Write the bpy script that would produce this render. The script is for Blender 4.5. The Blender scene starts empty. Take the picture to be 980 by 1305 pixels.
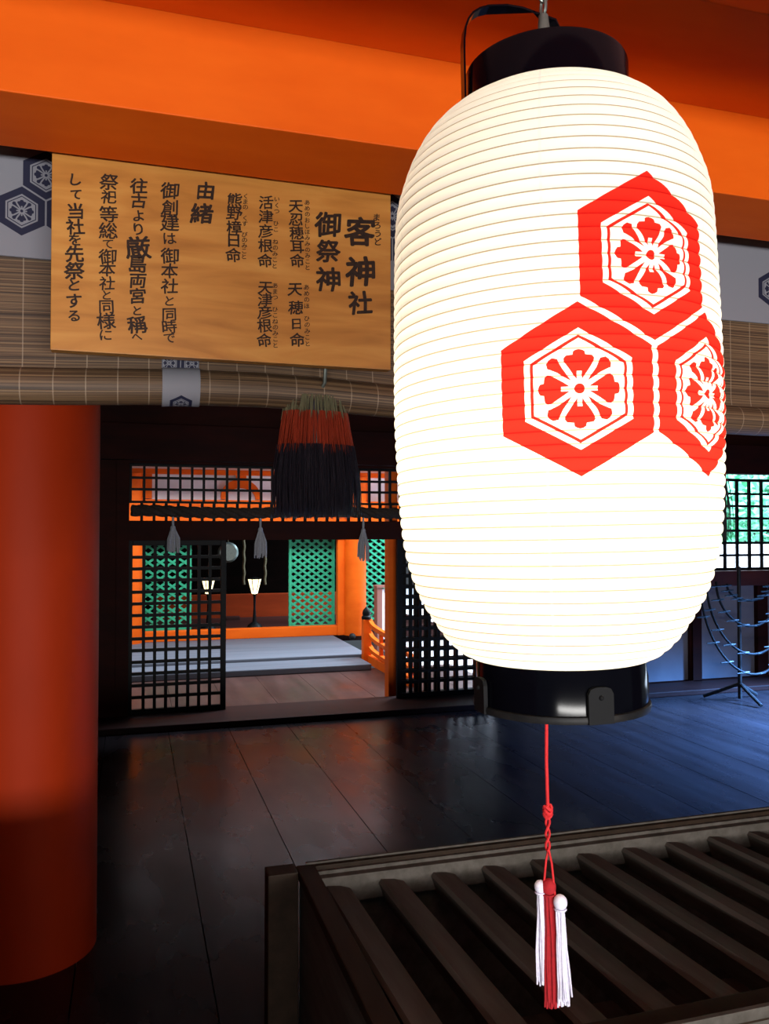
import bpy, bmesh, math, random
from mathutils import Vector, Matrix
random.seed(11)
SC = bpy.context.scene
COL = SC.collection
PI = math.pi

# ------------------------------------------------------------------ camera
F_PX, EYE = 1050.0, 1.6
YAW, PITCH = math.radians(17.0), math.radians(1.23)
CAM = Vector((0, 0, EYE))
FW = Vector((math.sin(YAW)*math.cos(PITCH), math.cos(YAW)*math.cos(PITCH), math.sin(PITCH)))
RT = Vector((math.cos(YAW), -math.sin(YAW), 0))
UP = RT.cross(FW)
cd = bpy.data.cameras.new('camera')
cam = bpy.data.objects.new('camera', cd)
COL.objects.link(cam)
cam.matrix_world = Matrix.Translation(CAM) @ Matrix((RT, UP, -FW)).transposed().to_4x4()
cd.sensor_fit = 'VERTICAL'
cd.sensor_height = 36.0
cd.lens = 36.0*F_PX/1305.0
cd.clip_start = 0.05
cd.clip_end = 200
SC.camera = cam


def ray(x, y):
    return FW*F_PX + RT*(x-490) + UP*(652.5-y)


def py(x, y, Y):            # point of the picture at wall depth Y
    d = ray(x, y)
    return CAM + d*(Y/d.y)


def pz(x, y, z):            # point of the picture at height z
    d = ray(x, y)
    return CAM + d*((z-EYE)/d.z)


def pd(x, y, D):            # point of the picture at camera depth D
    return CAM + ray(x, y)*(D/F_PX)


# ------------------------------------------------------------------ world, lights, exposure
SC.view_settings.view_transform = 'Standard'
SC.view_settings.look = 'None'
SC.view_settings.gamma = 1.0
SC.view_settings.use_curve_mapping = False
SC.view_settings.exposure = 0.0
SC.cycles.max_bounces = 6
SC.cycles.diffuse_bounces = 3
SC.cycles.glossy_bounces = 3
SC.cycles.transmission_bounces = 4
SC.cycles.caustics_reflective = False
SC.cycles.caustics_refractive = False
SC.cycles.sample_clamp_indirect = 4.0
w = bpy.data.worlds.new('sky')
SC.world = w
w.use_nodes = True
bg = w.node_tree.nodes['Background']
bg.inputs[0].default_value = (0.72, 0.86, 1.0, 1)
bg.inputs[1].default_value = 0.10


def area(name, loc, target, sx, sy, power, color, spread=180):
    ld = bpy.data.lights.new(name, 'AREA')
    ld.shape = 'RECTANGLE'
    ld.size, ld.size_y = sx, sy
    ld.energy = power
    ld.color = color
    ld.spread = math.radians(spread)
    o = bpy.data.objects.new(name, ld)
    COL.objects.link(o)
    o.location = loc
    o.rotation_euler = (Vector(target)-Vector(loc)).to_track_quat('-Z', 'Y').to_euler()
    return o


# daylight thrown up from the sunlit ground in front of the shrine
area('daylight_front', (0.2, -3.2, 1.0), (0.3, 2.0, 1.7), 4.5, 0.3, 300, (1.0, 0.98, 0.95))
# daylight through the open right side of the hall
area('daylight_side', (7.3, 4.0, 1.7), (5.9, 4.3, 0.0), 3.4, 0.8, 3600, (0.13, 0.38, 1.0), 62)
# sky between the hall and the inner shrine
area('daylight_court', (4.0, 8.75, 3.7), (4.0, 11.2, 1.2), 14.0, 1.1, 620, (0.86, 0.92, 1.0))
area('daylight_garden', (9.8, 10.6, 6.5), (9.8, 14.2, 1.6), 8.0, 3.0, 6500, (0.62, 0.82, 1.0))

# ------------------------------------------------------------------ helpers


def tag(o, label=None, cat=None, group=None, kind=None):
    if label: o['label'] = label
    if cat: o['category'] = cat
    if group: o['group'] = group
    if kind: o['kind'] = kind
    return o


def empty(name, loc=(0, 0, 0), rz=0):
    o = bpy.data.objects.new(name, None)
    COL.objects.link(o)
    o.location = loc
    o.rotation_euler = (0, 0, rz)
    o.empty_display_size = 0.05
    return o


class MB:
    def __init__(s):
        s.v, s.f, s.m, s.uv = [], [], [], None

    def add(s, vs, fs, mi=0):
        b = len(s.v)
        s.v += [tuple(p) for p in vs]
        for f in fs:
            s.f.append([b+i for i in f])
            s.m.append(mi)
        return s

    def box(s, x0, x1, y0, y1, z0, z1, mi=0, c=0.0):
        """a box with small chamfered edges when c > 0"""
        if c <= 0:
            vs = [(x, y, z) for x in (x0, x1) for y in (y0, y1) for z in (z0, z1)]
            return s.add(vs, [(0, 1, 3, 2), (4, 6, 7, 5), (0, 4, 5, 1), (2, 3, 7, 6), (0, 2, 6, 4), (1, 5, 7, 3)], mi)
        bm = bmesh.new()
        bmesh.ops.create_cube(bm, size=1)
        for v in bm.verts:
            v.co = ((x0+x1)/2+v.co.x*(x1-x0), (y0+y1)/2+v.co.y*(y1-y0), (z0+z1)/2+v.co.z*(z1-z0))
        bmesh.ops.bevel(bm, geom=bm.edges[:], offset=c, segments=2, affect='EDGES', profile=.6)
        return s.bm(bm, mi)

    def bm(s, bm, mi=0):
        bm.verts.index_update()
        s.add([v.co[:] for v in bm.verts], [[v.index for v in f.verts] for f in bm.faces], mi)
        bm.free()
        return s

    def bar(s, a, b, wx, wz, up=(0, 0, 1), mi=0):
        """rectangular bar from a to b"""
        a, b = Vector(a), Vector(b)
        d = (b-a).normalized()
        u = Vector(up)
        r = d.cross(u).normalized()
        u = r.cross(d).normalized()
        vs = []
        for p in (a, b):
            for sx, sz in ((-1, -1), (1, -1), (1, 1), (-1, 1)):
                vs.append(p+r*(sx*wx/2)+u*(sz*wz/2))
        return s.add(vs, [(3, 2, 1, 0), (4, 5, 6, 7), (0, 1, 5, 4), (1, 2, 6, 5), (2, 3, 7, 6), (3, 0, 4, 7)], mi)

    def tube(s, pts, rad, n=10, mi=0, caps=True, closed=False):
        pts = [Vector(p) for p in pts]
        m = len(pts)
        rads = rad if isinstance(rad, (list, tuple)) else [rad]*m
        rings = []
        prev = None
        for i, p in enumerate(pts):
            if closed:
                d = (pts[(i+1) % m]-pts[i-1]).normalized()
            else:
                d = (pts[min(i+1, m-1)]-pts[max(i-1, 0)]).normalized()
            if prev is None:
                t = Vector((0, 0, 1)) if abs(d.z) < .9 else Vector((1, 0, 0))
                prev = d.cross(t).normalized()
            r = (prev-d*prev.dot(d)).normalized()
            prev = r
            q = d.cross(r)
            rings.append([p+(r*math.cos(2*PI*k/n)+q*math.sin(2*PI*k/n))*rads[i] for k in range(n)])
        vs = [v for rg in rings for v in rg]
        fs = []
        for i in range(m if closed else m-1):
            a, b = i*n, ((i+1) % m)*n
            for k in range(n):
                fs.append((a+k, a+(k+1) % n, b+(k+1) % n, b+k))
        if caps and not closed:
            fs.append(tuple(range(n-1, -1, -1)))
            fs.append(tuple(range((m-1)*n, m*n)))
        return s.add(vs, fs, mi)

    def lathe(s, prof, cx=0, cy=0, n=32, mi=0, a0=0.0, a1=2*PI):
        full = abs(a1-a0-2*PI) < 1e-6
        k = n if full else n+1
        vs = [(cx+r*math.cos(a0+(a1-a0)*j/n), cy+r*math.sin(a0+(a1-a0)*j/n), z) for r, z in prof for j in range(k)]
        fs = []
        for i in range(len(prof)-1):
            for j in range(n):
                j2 = (j+1) % k
                fs.append((i*k+j, i*k+j2, (i+1)*k+j2, (i+1)*k+j))
        return s.add(vs, fs, mi)

    def prism(s, poly, y0, y1, mi=0):
        """polygon in x,z extruded from y0 to y1"""
        n = len(poly)
        vs = [(x, y0, z) for x, z in poly]+[(x, y1, z) for x, z in poly]
        fs = [tuple(range(n)), tuple(range(2*n-1, n-1, -1))]
        for i in range(n):
            j = (i+1) % n
            fs.append((i, i+n, j+n, j))
        return s.add(vs, fs, mi)

    def sphere(s, c, r, n=12, sq=1.0, mi=0):
        prof = [(max(1e-4, r*math.sin(PI*i/n)), c[2]-r*sq*math.cos(PI*i/n)) for i in range(n+1)]
        return s.lathe(prof, c[0], c[1], n*2, mi)

    def build(s, name, mats, parent=None, smooth=False, world=True):
        me = bpy.data.meshes.new(name)
        me.from_pydata(s.v, [], s.f)
        if not isinstance(mats, (list, tuple)):
            mats = [mats]
        for m in mats:
            me.materials.append(m)
        me.polygons.foreach_set('material_index', s.m)
        if s.uv is not None:
            uvl = me.uv_layers.new(name='UVMap')
            for lp in me.loops:
                uvl.data[lp.index].uv = s.uv[lp.vertex_index]
        bm = bmesh.new()
        bm.from_mesh(me)
        bmesh.ops.recalc_face_normals(bm, faces=bm.faces[:])
        bm.to_mesh(me)
        bm.free()
        if smooth:
            me.polygons.foreach_set('use_smooth', [True]*len(me.polygons))
            try:
                me.set_sharp_from_angle(angle=math.radians(38))
            except Exception:
                pass
        me.update()
        o = bpy.data.objects.new(name, me)
        COL.objects.link(o)
        if parent is not None:
            o.parent = parent
            if world:   # vertices were given in world coordinates: parent keeps them there
                pm = Matrix.Translation(parent.location) @ parent.rotation_euler.to_matrix().to_4x4()
                o.matrix_parent_inverse = pm.inverted()
        return o


def copy_tree(o, parent=None):
    c = o.copy()
    COL.objects.link(c)
    if parent is not None:
        c.parent = parent
    for ch in list(o.children):
        copy_tree(ch, c)
    return c


# ------------------------------------------------------------------ node maths
class E:
    """a float socket with arithmetic"""
    def __init__(s, nt, sock):
        s.nt, s.k = nt, sock

    def op(s, o, b=None, c=None):
        n = s.nt.nodes.new('ShaderNodeMath')
        n.operation = o
        for i, q in enumerate((s, b, c)):
            if q is None:
                continue
            if isinstance(q, E):
                s.nt.links.new(q.k, n.inputs[i])
            else:
                n.inputs[i].default_value = q
        return E(s.nt, n.outputs[0])
    def __add__(s, b): return s.op('ADD', b)
    def __sub__(s, b): return s.op('SUBTRACT', b)
    def __mul__(s, b): return s.op('MULTIPLY', b)
    def __lt__(s, b): return s.op('LESS_THAN', b)
    def __gt__(s, b): return s.op('GREATER_THAN', b)
    def max(s, b): return s.op('MAXIMUM', b)
    def min(s, b): return s.op('MINIMUM', b)
    def abs(s): return s.op('ABSOLUTE')


def ramp(nt, x, pts, interp='LINEAR'):
    """piecewise linear function of x in 0..1"""
    n = nt.nodes.new('ShaderNodeValToRGB')
    n.color_ramp.interpolation = interp
    el = n.color_ramp.elements
    while len(el) < len(pts):
        el.new(0.5)
    for e, (p, v) in zip(el, pts):
        e.position = p
        e.color = (v, v, v, 1) if not isinstance(v, tuple) else v+(1,)
    nt.links.new(x.k if isinstance(x, E) else x, n.inputs[0])
    return n.outputs[0]


def hexflower(nt, x, y):
    """hexagon crest with a four petalled flower: 1 where inked. Units: apothem 99."""
    ax, ay = x.abs(), y.abs()
    d = ax.max(ax*0.5+ay*0.8660254)
    band = d > 69.0
    line = (d > 57.5)*(d < 61.5)
    # petals: fold to one octant pair: along-axis a, across b
    a, b = ax.max(ay), ax.min(ay)
    wid = E(nt, ramp(nt, a*(1/60.0), [(9/60, 0), (12/60, 3/30), (20/60, 8.5/30), (30/60, 15/30), (36/60, 18.8/30), (40/60, 19.2/30),
                                      (43.5/60, 16.5/30), (44.5/60, 8/30), (49/60, 7.2/30), (51/60, 4/30), (52/60, 0)]))*30.0
    petal = b < wid
    # sepals on the diagonals
    p, q = (ax+ay)*0.7071068, (ax-ay)*0.7071068
    wq = E(nt, ramp(nt, p*(1/60.0), [(14/60, 0), (20/60, 1.4/30), (34/60, 4/30), (44/60, 7.5/30), (47/60, 9/30), (53/60, 5.2/30), (54/60, 0)]))*30.0
    sep = (q.abs() < wq)
    r = (x*x+y*y).op('SQRT')
    dot = r < 6.6
    notring = r > 10.8
    stamen = (b < 3.1)*(a < 23.0)*(a > 5)
    flower = petal.max(sep)*notring*(stamen*-1.0+1.0)
    flower = flower.max(dot)*(d < 57.5)
    return band.max(line).max(flower)*(d < 99.0)


def crest(nt, u, v):
    """three crests: one on top of two"""
    xb = u.abs()-103.0
    lo = hexflower(nt, xb, v)
    hi = hexflower(nt, u, v-178.4)
    return lo.max(hi)


_gr = bpy.data.node_groups.new('hexagon_crests', 'ShaderNodeTree')
_gr.interface.new_socket('U', in_out='INPUT', socket_type='NodeSocketFloat')
_gr.interface.new_socket('V', in_out='INPUT', socket_type='NodeSocketFloat')
_gr.interface.new_socket('Mask', in_out='OUTPUT', socket_type='NodeSocketFloat')
_gi = _gr.nodes.new('NodeGroupInput')
_go = _gr.nodes.new('NodeGroupOutput')
_gr.links.new(crest(_gr, E(_gr, _gi.outputs[0]), E(_gr, _gi.outputs[1])).k, _go.inputs[0])


def crest_mask(nt, u, v):
    g = nt.nodes.new('ShaderNodeGroup')
    g.node_tree = _gr
    nt.links.new(u.k, g.inputs[0])
    nt.links.new(v.k, g.inputs[1])
    return g.outputs[0]


def mat(name, col, rough=.6, var=None, scale=(4, 4, 4), spec=.5, metal=0.0, bump=0.0, vfac=.5, det=4.0, coat=0.0, thr=(.35, .65), emit=None):
    """principled with a noise mix of two colours"""
    m = bpy.data.materials.new(name)
    m.use_nodes = True
    nt = m.node_tree
    b = nt.nodes['Principled BSDF']
    b.inputs['Base Color'].default_value = col+(1,)
    b.inputs['Roughness'].default_value = rough
    b.inputs['Metallic'].default_value = metal
    b.inputs['Specular IOR Level'].default_value = spec
    b.inputs['Coat Weight'].default_value = coat
    if emit:
        b.inputs['Emission Color'].default_value = emit[0]+(1,)
        b.inputs['Emission Strength'].default_value = emit[1]
    if var or bump:
        tc = nt.nodes.new('ShaderNodeTexCoord')
        mp = nt.nodes.new('ShaderNodeMapping')
        mp.inputs['Scale'].default_value = scale
        nt.links.new(tc.outputs['Object'], mp.inputs[0])
        no = nt.nodes.new('ShaderNodeTexNoise')
        no.inputs['Scale'].default_value = 1.0
        no.inputs['Detail'].default_value = det
        no.inputs['Roughness'].default_value = .6
        nt.links.new(mp.outputs[0], no.inputs[0])
        if var:
            rp = ramp(nt, no.outputs[0], [(thr[0], col), (thr[1], var)])
            nt.links.new(rp, b.inputs['Base Color'])
        if bump:
            bp = nt.nodes.new('ShaderNodeBump')
            bp.inputs['Strength'].default_value = bump
            bp.inputs['Distance'].default_value = .01
            nt.links.new(no.outputs[0], bp.inputs['Height'])
            nt.links.new(bp.outputs[0], b.inputs['Normal'])
    return m


M = {}
M['nearblack'] = mat('near_black_boards', (.0025, .0012, .001), .9, (.0015, .001, .0008), (2, 2, 8), spec=.0)  # inner back wall boards, near-black brown all over
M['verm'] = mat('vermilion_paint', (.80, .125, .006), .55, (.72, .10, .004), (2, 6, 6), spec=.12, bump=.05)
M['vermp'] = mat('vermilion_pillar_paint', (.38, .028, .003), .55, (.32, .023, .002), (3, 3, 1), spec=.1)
M['base'] = mat('old_dark_red_timber', (.06, .008, .004), .6, (.04, .006, .004), (6, 6, 1), spec=.3)
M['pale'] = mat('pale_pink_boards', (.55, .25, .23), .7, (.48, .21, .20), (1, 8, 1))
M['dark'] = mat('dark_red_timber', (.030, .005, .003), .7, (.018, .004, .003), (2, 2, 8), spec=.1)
M['sill'] = mat('dark_sill_timber', (.030, .007, .005), .55, (.02, .006, .005), (1, 8, 8), spec=.15)
M['black'] = mat('black_lattice_lacquer', (.003, .003, .0035), .5, spec=.12)
M['lacq'] = mat('black_gloss_lacquer', (.0015, .0015, .003), .14, spec=.16)
M['iron'] = mat('dark_iron', (.010, .010, .011), .45, (.02, .018, .017), (40, 40, 40), spec=.15)
M['matt'] = mat('matt_black_metal', (.008, .008, .009), .6, spec=.1)
M['grey'] = mat('grey_metal', (.22, .24, .22), .4, (.15, .18, .16), (50, 50, 50), metal=.7)
M['boxw'] = mat('weathered_box_wood', (.13, .115, .10), .65, (.08, .07, .058), (22, 2, 22), spec=.15, bump=.1)
M['boxd'] = mat('dark_box_wood', (.040, .024, .015), .6, (.025, .016, .010), (20, 2, 20), spec=.15, bump=.1)
M['stepw'] = mat('grey_weathered_boards', (.13, .135, .16), .7, (.09, .095, .115), (.5, 14, 14), spec=.2)
M['white'] = mat('white_plaster', (.80, .78, .80), .85, (.72, .70, .72), (3, 3, 3))
M['panel'] = mat('grey_white_panel', (.20, .19, .215), .8, (.16, .15, .175), (2, 2, 2))
M['green'] = mat('green_lattice_paint', (.03, .36, .19), .5, (.025, .30, .15), (8, 8, 8), spec=.3)
M['redwall'] = mat('dark_vermilion_wall', (.20, .022, .004), .7, (.14, .015, .003), (1, 1, 6), spec=.05)
M['straw'] = mat('straw_rope', (.045, .028, .018), .9, (.02, .013, .010), (60, 60, 60), bump=.4)
M['cord_r'] = mat('red_cord', (.72, .02, .025), .8, (.55, .012, .015), (200, 200, 200))
M['yarn_r'] = mat('crimson_yarn', (.42, .006, .012), .85, (.33, .004, .01), (200, 200, 200))
M['yarn_w'] = mat('white_yarn', (.82, .80, .92), .8, (.70, .66, .82), (200, 200, 200))
M['shide'] = mat('grey_white_thread', (.42, .42, .46), .8, (.34, .34, .38), (90, 90, 90))
M['brownp'] = mat('brown_board', (.30, .12, .09), .6, (.25, .10, .08), (6, 6, 2))
M['gold'] = mat('dull_gold_cord', (.12, .085, .03), .6, (.07, .05, .02), (60, 60, 60))
M['ink'] = mat('brush_ink', (.018, .010, .008), .6, (.035, .017, .010), (120, 120, 120), spec=.2)
M['h_green'] = mat('undyed_green_grey_hair', (.22, .21, .12), .6, (.16, .15, .09), (90, 90, 20))
M['h_red'] = mat('red_dyed_hair', (.36, .045, .018), .5, (.26, .03, .012), (90, 90, 20))
M['h_blk'] = mat('black_dyed_hair', (.022, .018, .026), .45, (.012, .010, .016), (90, 90, 20))
M['leaf'] = mat('bright_green_leaves', (.25, .70, .42), .6, (.12, .48, .28), (5, 5, 5))
M['sand'] = mat('pale_courtyard_sand', (.85, .82, .86), .9, (.78, .75, .80), (3, 3, 3))
M['glow'] = mat('lit_lamp_paper', (.9, .85, .6), .7, emit=((1.0, .80, .42), 2.6))


def wood_floor(name, c1, c2, rough, seam, off):
    """boards running in depth: grain noise, width taken from x"""
    m = mat(name, c1, rough, c2, (7, .6, 1), spec=.5)
    nt = m.node_tree
    b = nt.nodes['Principled BSDF']
    b.inputs['Specular IOR Level'].default_value = .2
    tc = nt.nodes.new('ShaderNodeTexCoord')
    mp = nt.nodes.new('ShaderNodeMapping')
    mp.inputs['Scale'].default_value = (2.2, .9, 1)
    nt.links.new(tc.outputs['Object'], mp.inputs[0])
    no = nt.nodes.new('ShaderNodeTexNoise')
    no.inputs['Scale'].default_value = 1.6
    no.inputs['Detail'].default_value = 5
    nt.links.new(mp.outputs[0], no.inputs[0])
    r = ramp(nt, no.outputs[0], [(.3, rough*.8), (.7, min(1, rough*1.35))])
    nt.links.new(r, b.inputs['Roughness'])
    bp = nt.nodes.new('ShaderNodeBump')
    bp.inputs['Strength'].default_value = .12
    bp.inputs['Distance'].default_value = .02
    nt.links.new(no.outputs[0], bp.inputs['Height'])
    nt.links.new(bp.outputs[0], b.inputs['Normal'])
    return m


M['floor'] = wood_floor('dark_polished_boards', (.018, .013, .015), (.010, .007, .008), .26, .45, 0)
M['floor2'] = wood_floor('brown_corridor_boards', (.075, .036, .03), (.045, .022, .018), .38, .45, 0)


def sign_wood():
    m = bpy.data.materials.new('honey_sign_board')
    m.use_nodes = True
    nt = m.node_tree
    b = nt.nodes['Principled BSDF']
    tc = nt.nodes.new('ShaderNodeTexCoord')
    mp = nt.nodes.new('ShaderNodeMapping')
    mp.inputs['Scale'].default_value = (1.3, 1, 9)
    nt.links.new(tc.outputs['Object'], mp.inputs[0])
    no = nt.nodes.new('ShaderNodeTexNoise')
    no.inputs['Scale'].default_value = 2.4
    no.inputs['Detail'].default_value = 6
    no.inputs['Distortion'].default_value = .7
    nt.links.new(mp.outputs[0], no.inputs[0])
    c = ramp(nt, no.outputs[0], [(.25, (.34, .125, .018)), (.5, (.48, .20, .036)), (.75, (.58, .28, .062))])
    nt.links.new(c, b.inputs['Base Color'])
    b.inputs['Roughness'].default_value = .42
    b.inputs['Specular IOR Level'].default_value = .35
    return m


M['sign'] = sign_wood()


def reed():
    """split bamboo blind: fine horizontal reeds with pale tie threads"""
    m = bpy.data.materials.new('split_bamboo_reeds')
    m.use_nodes = True
    nt = m.node_tree
    b = nt.nodes['Principled BSDF']
    tc = nt.nodes.new('ShaderNodeTexCoord')
    sp = nt.nodes.new('ShaderNodeSeparateXYZ')
    nt.links.new(tc.outputs['UV'], sp.inputs[0])
    u, v = E(nt, sp.outputs[0]), E(nt, sp.outputs[1])
    mp = nt.nodes.new('ShaderNodeMapping')
    mp.inputs['Scale'].default_value = (1.2, 260, 1)
    nt.links.new(tc.outputs['UV'], mp.inputs[0])
    no = nt.nodes.new('ShaderNodeTexNoise')
    no.inputs['Scale'].default_value = 1
    no.inputs['Detail'].default_value = 5
    nt.links.new(mp.outputs[0], no.inputs[0])
    c = ramp(nt, no.outputs[0], [(.35, (.035, .018, .009)), (.5, (.10, .055, .028)), (.65, (.20, .12, .06))])
    th = ((u*(1/.075)).op('FRACT')-.5).abs() < .018
    mx = nt.nodes.new('ShaderNodeMix')
    mx.data_type = 'RGBA'
    nt.links.new((th*.55).k, mx.inputs[0])
    nt.links.new(c, mx.inputs[6])
    mx.inputs[7].default_value = (.36, .27, .19, 1)
    nt.links.new(mx.outputs[2], b.inputs['Base Color'])
    b.inputs['Roughness'].default_value = .6
    bp = nt.nodes.new('ShaderNodeBump')
    bp.inputs['Strength'].default_value = .5
    bp.inputs['Distance'].default_value = .002
    nt.links.new(no.outputs[0], bp.inputs['Height'])
    nt.links.new(bp.outputs[0], b.inputs['Normal'])
    return m


M['reed'] = reed()


def brocade(name, period, unit=.000535):
    """white cloth printed with navy crests every `period` metres of u"""
    m = bpy.data.materials.new(name)
    m.use_nodes = True
    nt = m.node_tree
    b = nt.nodes['Principled BSDF']
    tc = nt.nodes.new('ShaderNodeTexCoord')
    sp = nt.nodes.new('ShaderNodeSeparateXYZ')
    nt.links.new(tc.outputs['UV'], sp.inputs[0])
    u, v = E(nt, sp.outputs[0]), E(nt, sp.outputs[1])
    if period[0] == 'u':
        u = ((u*(1/period[1])+.5).op('FRACT')-.5)*period[1]
    else:
        v = ((v*(1/period[1])+.5).op('FRACT')-.5)*period[1]
    k = 1/unit
    mask = crest_mask(nt, u*k, v*k)
    mx = nt.nodes.new('ShaderNodeMix')
    mx.data_type = 'RGBA'
    nt.links.new(mask, mx.inputs[0])
    mx.inputs[6].default_value = (.21, .21, .245, 1)
    mx.inputs[7].default_value = (.004, .005, .030, 1)
    nt.links.new(mx.outputs[2], b.inputs['Base Color'])
    b.inputs['Roughness'].default_value = .75
    return m


M['cloth'] = brocade('white_cloth_navy_crests', ('u', .4516))
M['strip'] = brocade('white_strip_navy_crests', ('v', .212), .00028)


def paper(name, rib):
    """lantern paper: lit from within through translucency, daylight on its outside"""
    m = bpy.data.materials.new(name)
    m.use_nodes = True
    nt = m.node_tree
    nt.nodes.clear()
    out = nt.nodes.new('ShaderNodeOutputMaterial')
    tc = nt.nodes.new('ShaderNodeTexCoord')
    sp = nt.nodes.new('ShaderNodeSeparateXYZ')
    nt.links.new(tc.outputs['UV'], sp.inputs[0])
    u, v = E(nt, sp.outputs[0]), E(nt, sp.outputs[1])
    k = 1/.000818
    mask = crest_mask(nt, u*k, v*(k*1.03)+8.0)
    seam = ((u*(1/.2126)+.06).op('FRACT')-.5).abs() < .008      # paper strips overlap
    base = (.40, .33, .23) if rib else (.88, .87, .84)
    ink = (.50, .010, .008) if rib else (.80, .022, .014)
    n1 = nt.nodes.new('ShaderNodeMix')
    n1.data_type = 'RGBA'
    nt.links.new((seam*.22).k, n1.inputs[0])
    n1.inputs[6].default_value = base+(1,)
    n1.inputs[7].default_value = (.55, .60, .66, 1)
    mx = nt.nodes.new('ShaderNodeMix')
    mx.data_type = 'RGBA'
    nt.links.new(mask, mx.inputs[0])
    nt.links.new(n1.outputs[2], mx.inputs[6])
    mx.inputs[7].default_value = ink+(1,)
    df = nt.nodes.new('ShaderNodeBsdfDiffuse')
    tr = nt.nodes.new('ShaderNodeBsdfTranslucent')
    nt.links.new(mx.outputs[2], df.inputs[0])
    nt.links.new(mx.outputs[2], tr.inputs[0])
    ms = nt.nodes.new('ShaderNodeMixShader')
    ms.inputs[0].default_value = .5
    nt.links.new(df.outputs[0], ms.inputs[1])
    nt.links.new(tr.outputs[0], ms.inputs[2])
    nt.links.new(ms.outputs[0], out.inputs[0])
    return m


M['paper'] = paper('lantern_paper', False)
M['rib'] = paper('lantern_paper_over_hoops', True)

# ------------------------------------------------------------------ the hall
YW = 7.2                       # inner face of the back wall


def wx(px): return py(px, 760, YW).x
def wz(px_y, px=335): return py(px, px_y, YW).z


seams = sorted({round(pz(232, 1033, 0).x+.47*k, 3) for k in range(-6, 22)})
fl = MB()
for a, b in zip(seams[:-1], seams[1:]):
    fl.box(a+.0025, b-.0025, -4.0, YW+.02, -.05, 0)
fl.box(seams[0], seams[-1], -4, YW+.02, -.09, -.05)
tag(fl.build('floor', M['floor']), kind='structure')

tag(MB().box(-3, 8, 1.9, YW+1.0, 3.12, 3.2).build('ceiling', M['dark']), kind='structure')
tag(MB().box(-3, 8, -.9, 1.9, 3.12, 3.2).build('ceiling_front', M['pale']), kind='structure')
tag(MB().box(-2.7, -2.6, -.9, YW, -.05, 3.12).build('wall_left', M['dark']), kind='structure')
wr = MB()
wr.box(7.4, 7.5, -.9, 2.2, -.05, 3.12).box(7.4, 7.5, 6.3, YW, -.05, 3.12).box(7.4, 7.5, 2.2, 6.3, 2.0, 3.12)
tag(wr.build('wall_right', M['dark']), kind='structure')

# back wall: posts, lintels and filled bays around the openings
xL, xR = wx(164), wx(507)              # opening with transom
xD = wx(640)                           # end of the sliding track, behind the lantern
zT0, zT1 = wz(664), wz(594)            # transom
zD1 = wz(688)                          # door head
xB = wx(893)                           # window bay
zW0, zW1 = py(950, 727, YW).z, py(950, 610, YW).z
wb = MB()
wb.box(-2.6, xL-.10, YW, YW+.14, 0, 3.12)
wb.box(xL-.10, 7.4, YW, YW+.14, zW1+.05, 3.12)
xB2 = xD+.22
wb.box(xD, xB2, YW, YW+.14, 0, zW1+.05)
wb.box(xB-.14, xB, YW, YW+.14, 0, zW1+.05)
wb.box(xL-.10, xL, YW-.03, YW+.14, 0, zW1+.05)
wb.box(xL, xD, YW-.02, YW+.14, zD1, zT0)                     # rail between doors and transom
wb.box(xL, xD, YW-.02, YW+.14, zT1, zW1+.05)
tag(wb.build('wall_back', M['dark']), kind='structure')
tm = MB().box(-2.6, 7.4, YW-.10, YW, py(300, 590, YW).z, py(300, 545, YW).z, c=.01)
tag(tm.build('trim_1', M['dark']), kind='structure')
sl = MB().box(-2.6, 7.4, YW-.42, YW+.16, 0, .05, c=.008)
tag(sl.build('trim_2', M['sill']), kind='structure')
# window bay: red rail, white panels and posts below
rl = MB().box(xB2, 7.4, YW-.05, YW+.14, py(950, 746, YW).z, zW0, c=.008)
tag(rl.build('trim_3', mat('red_rail_timber', (.09, .012, .008), .5, (.06, .008, .006), (2, 8, 8))), kind='structure')
zr = py(950, 746, YW).z
pn = MB().box(xB2, 7.4, YW+.03, YW+.10, .05, zr)
tag(pn.build('wall_panel', M['panel']), kind='structure')
ps = MB()
ps.box(wx(963), wx(976), YW-.03, YW+.03, .05, zr, c=.006)
ps.box(xB-.02, wx(881), YW-.03, YW+.03, .05, zr, c=.006)
ps.box(xB2, 7.4, YW-.03, YW+.03, .05, py(950, 864, YW).z, c=.006)
tag(ps.build('trim_4', M['dark']), kind='structure')


def lattice(mb, x0, x1, z0, z1, nx, nz, y, th, dp, mi=0):
    for i in range(1, nx):
        x = x0+(x1-x0)*i/nx
        mb.box(x-th/2, x+th/2, y, y+dp, z0, z1, mi)
    for j in range(1, nz):
        z = z0+(z1-z0)*j/nz
        mb.box(x0, x1, y+.002, y+dp-.002, z-th/2, z+th/2, mi)


def frame(mb, x0, x1, z0, z1, t, y, dp, mi=0):
    mb.box(x0, x0+t, y, y+dp, z0, z1, mi, .003)
    mb.box(x1-t, x1, y, y+dp, z0, z1, mi, .003)
    mb.box(x0+t, x1-t, y, y+dp, z0, z0+t, mi, .003)
    mb.box(x0+t, x1-t, y, y+dp, z1-t, z1, mi, .003)


def lattice_thing(name, label, cat, x0, x1, z0, z1, nx, nz, y, t, th, dp=.04, extra=None):
    e = empty(name, ((x0+x1)/2, y+dp/2, z0))
    tag(e, label, cat)
    f = MB()
    frame(f, x0, x1, z0, z1, t, y, dp)
    f.build('frame', M['black'], e)
    l = MB()
    lattice(l, x0+t, x1-t, z0+t, z1-t, nx, nz, y+.006, th, dp-.012)
    if extra:
        lattice(l, *extra)
    l.build('lattice', M['black'], e)
    return e


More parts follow.
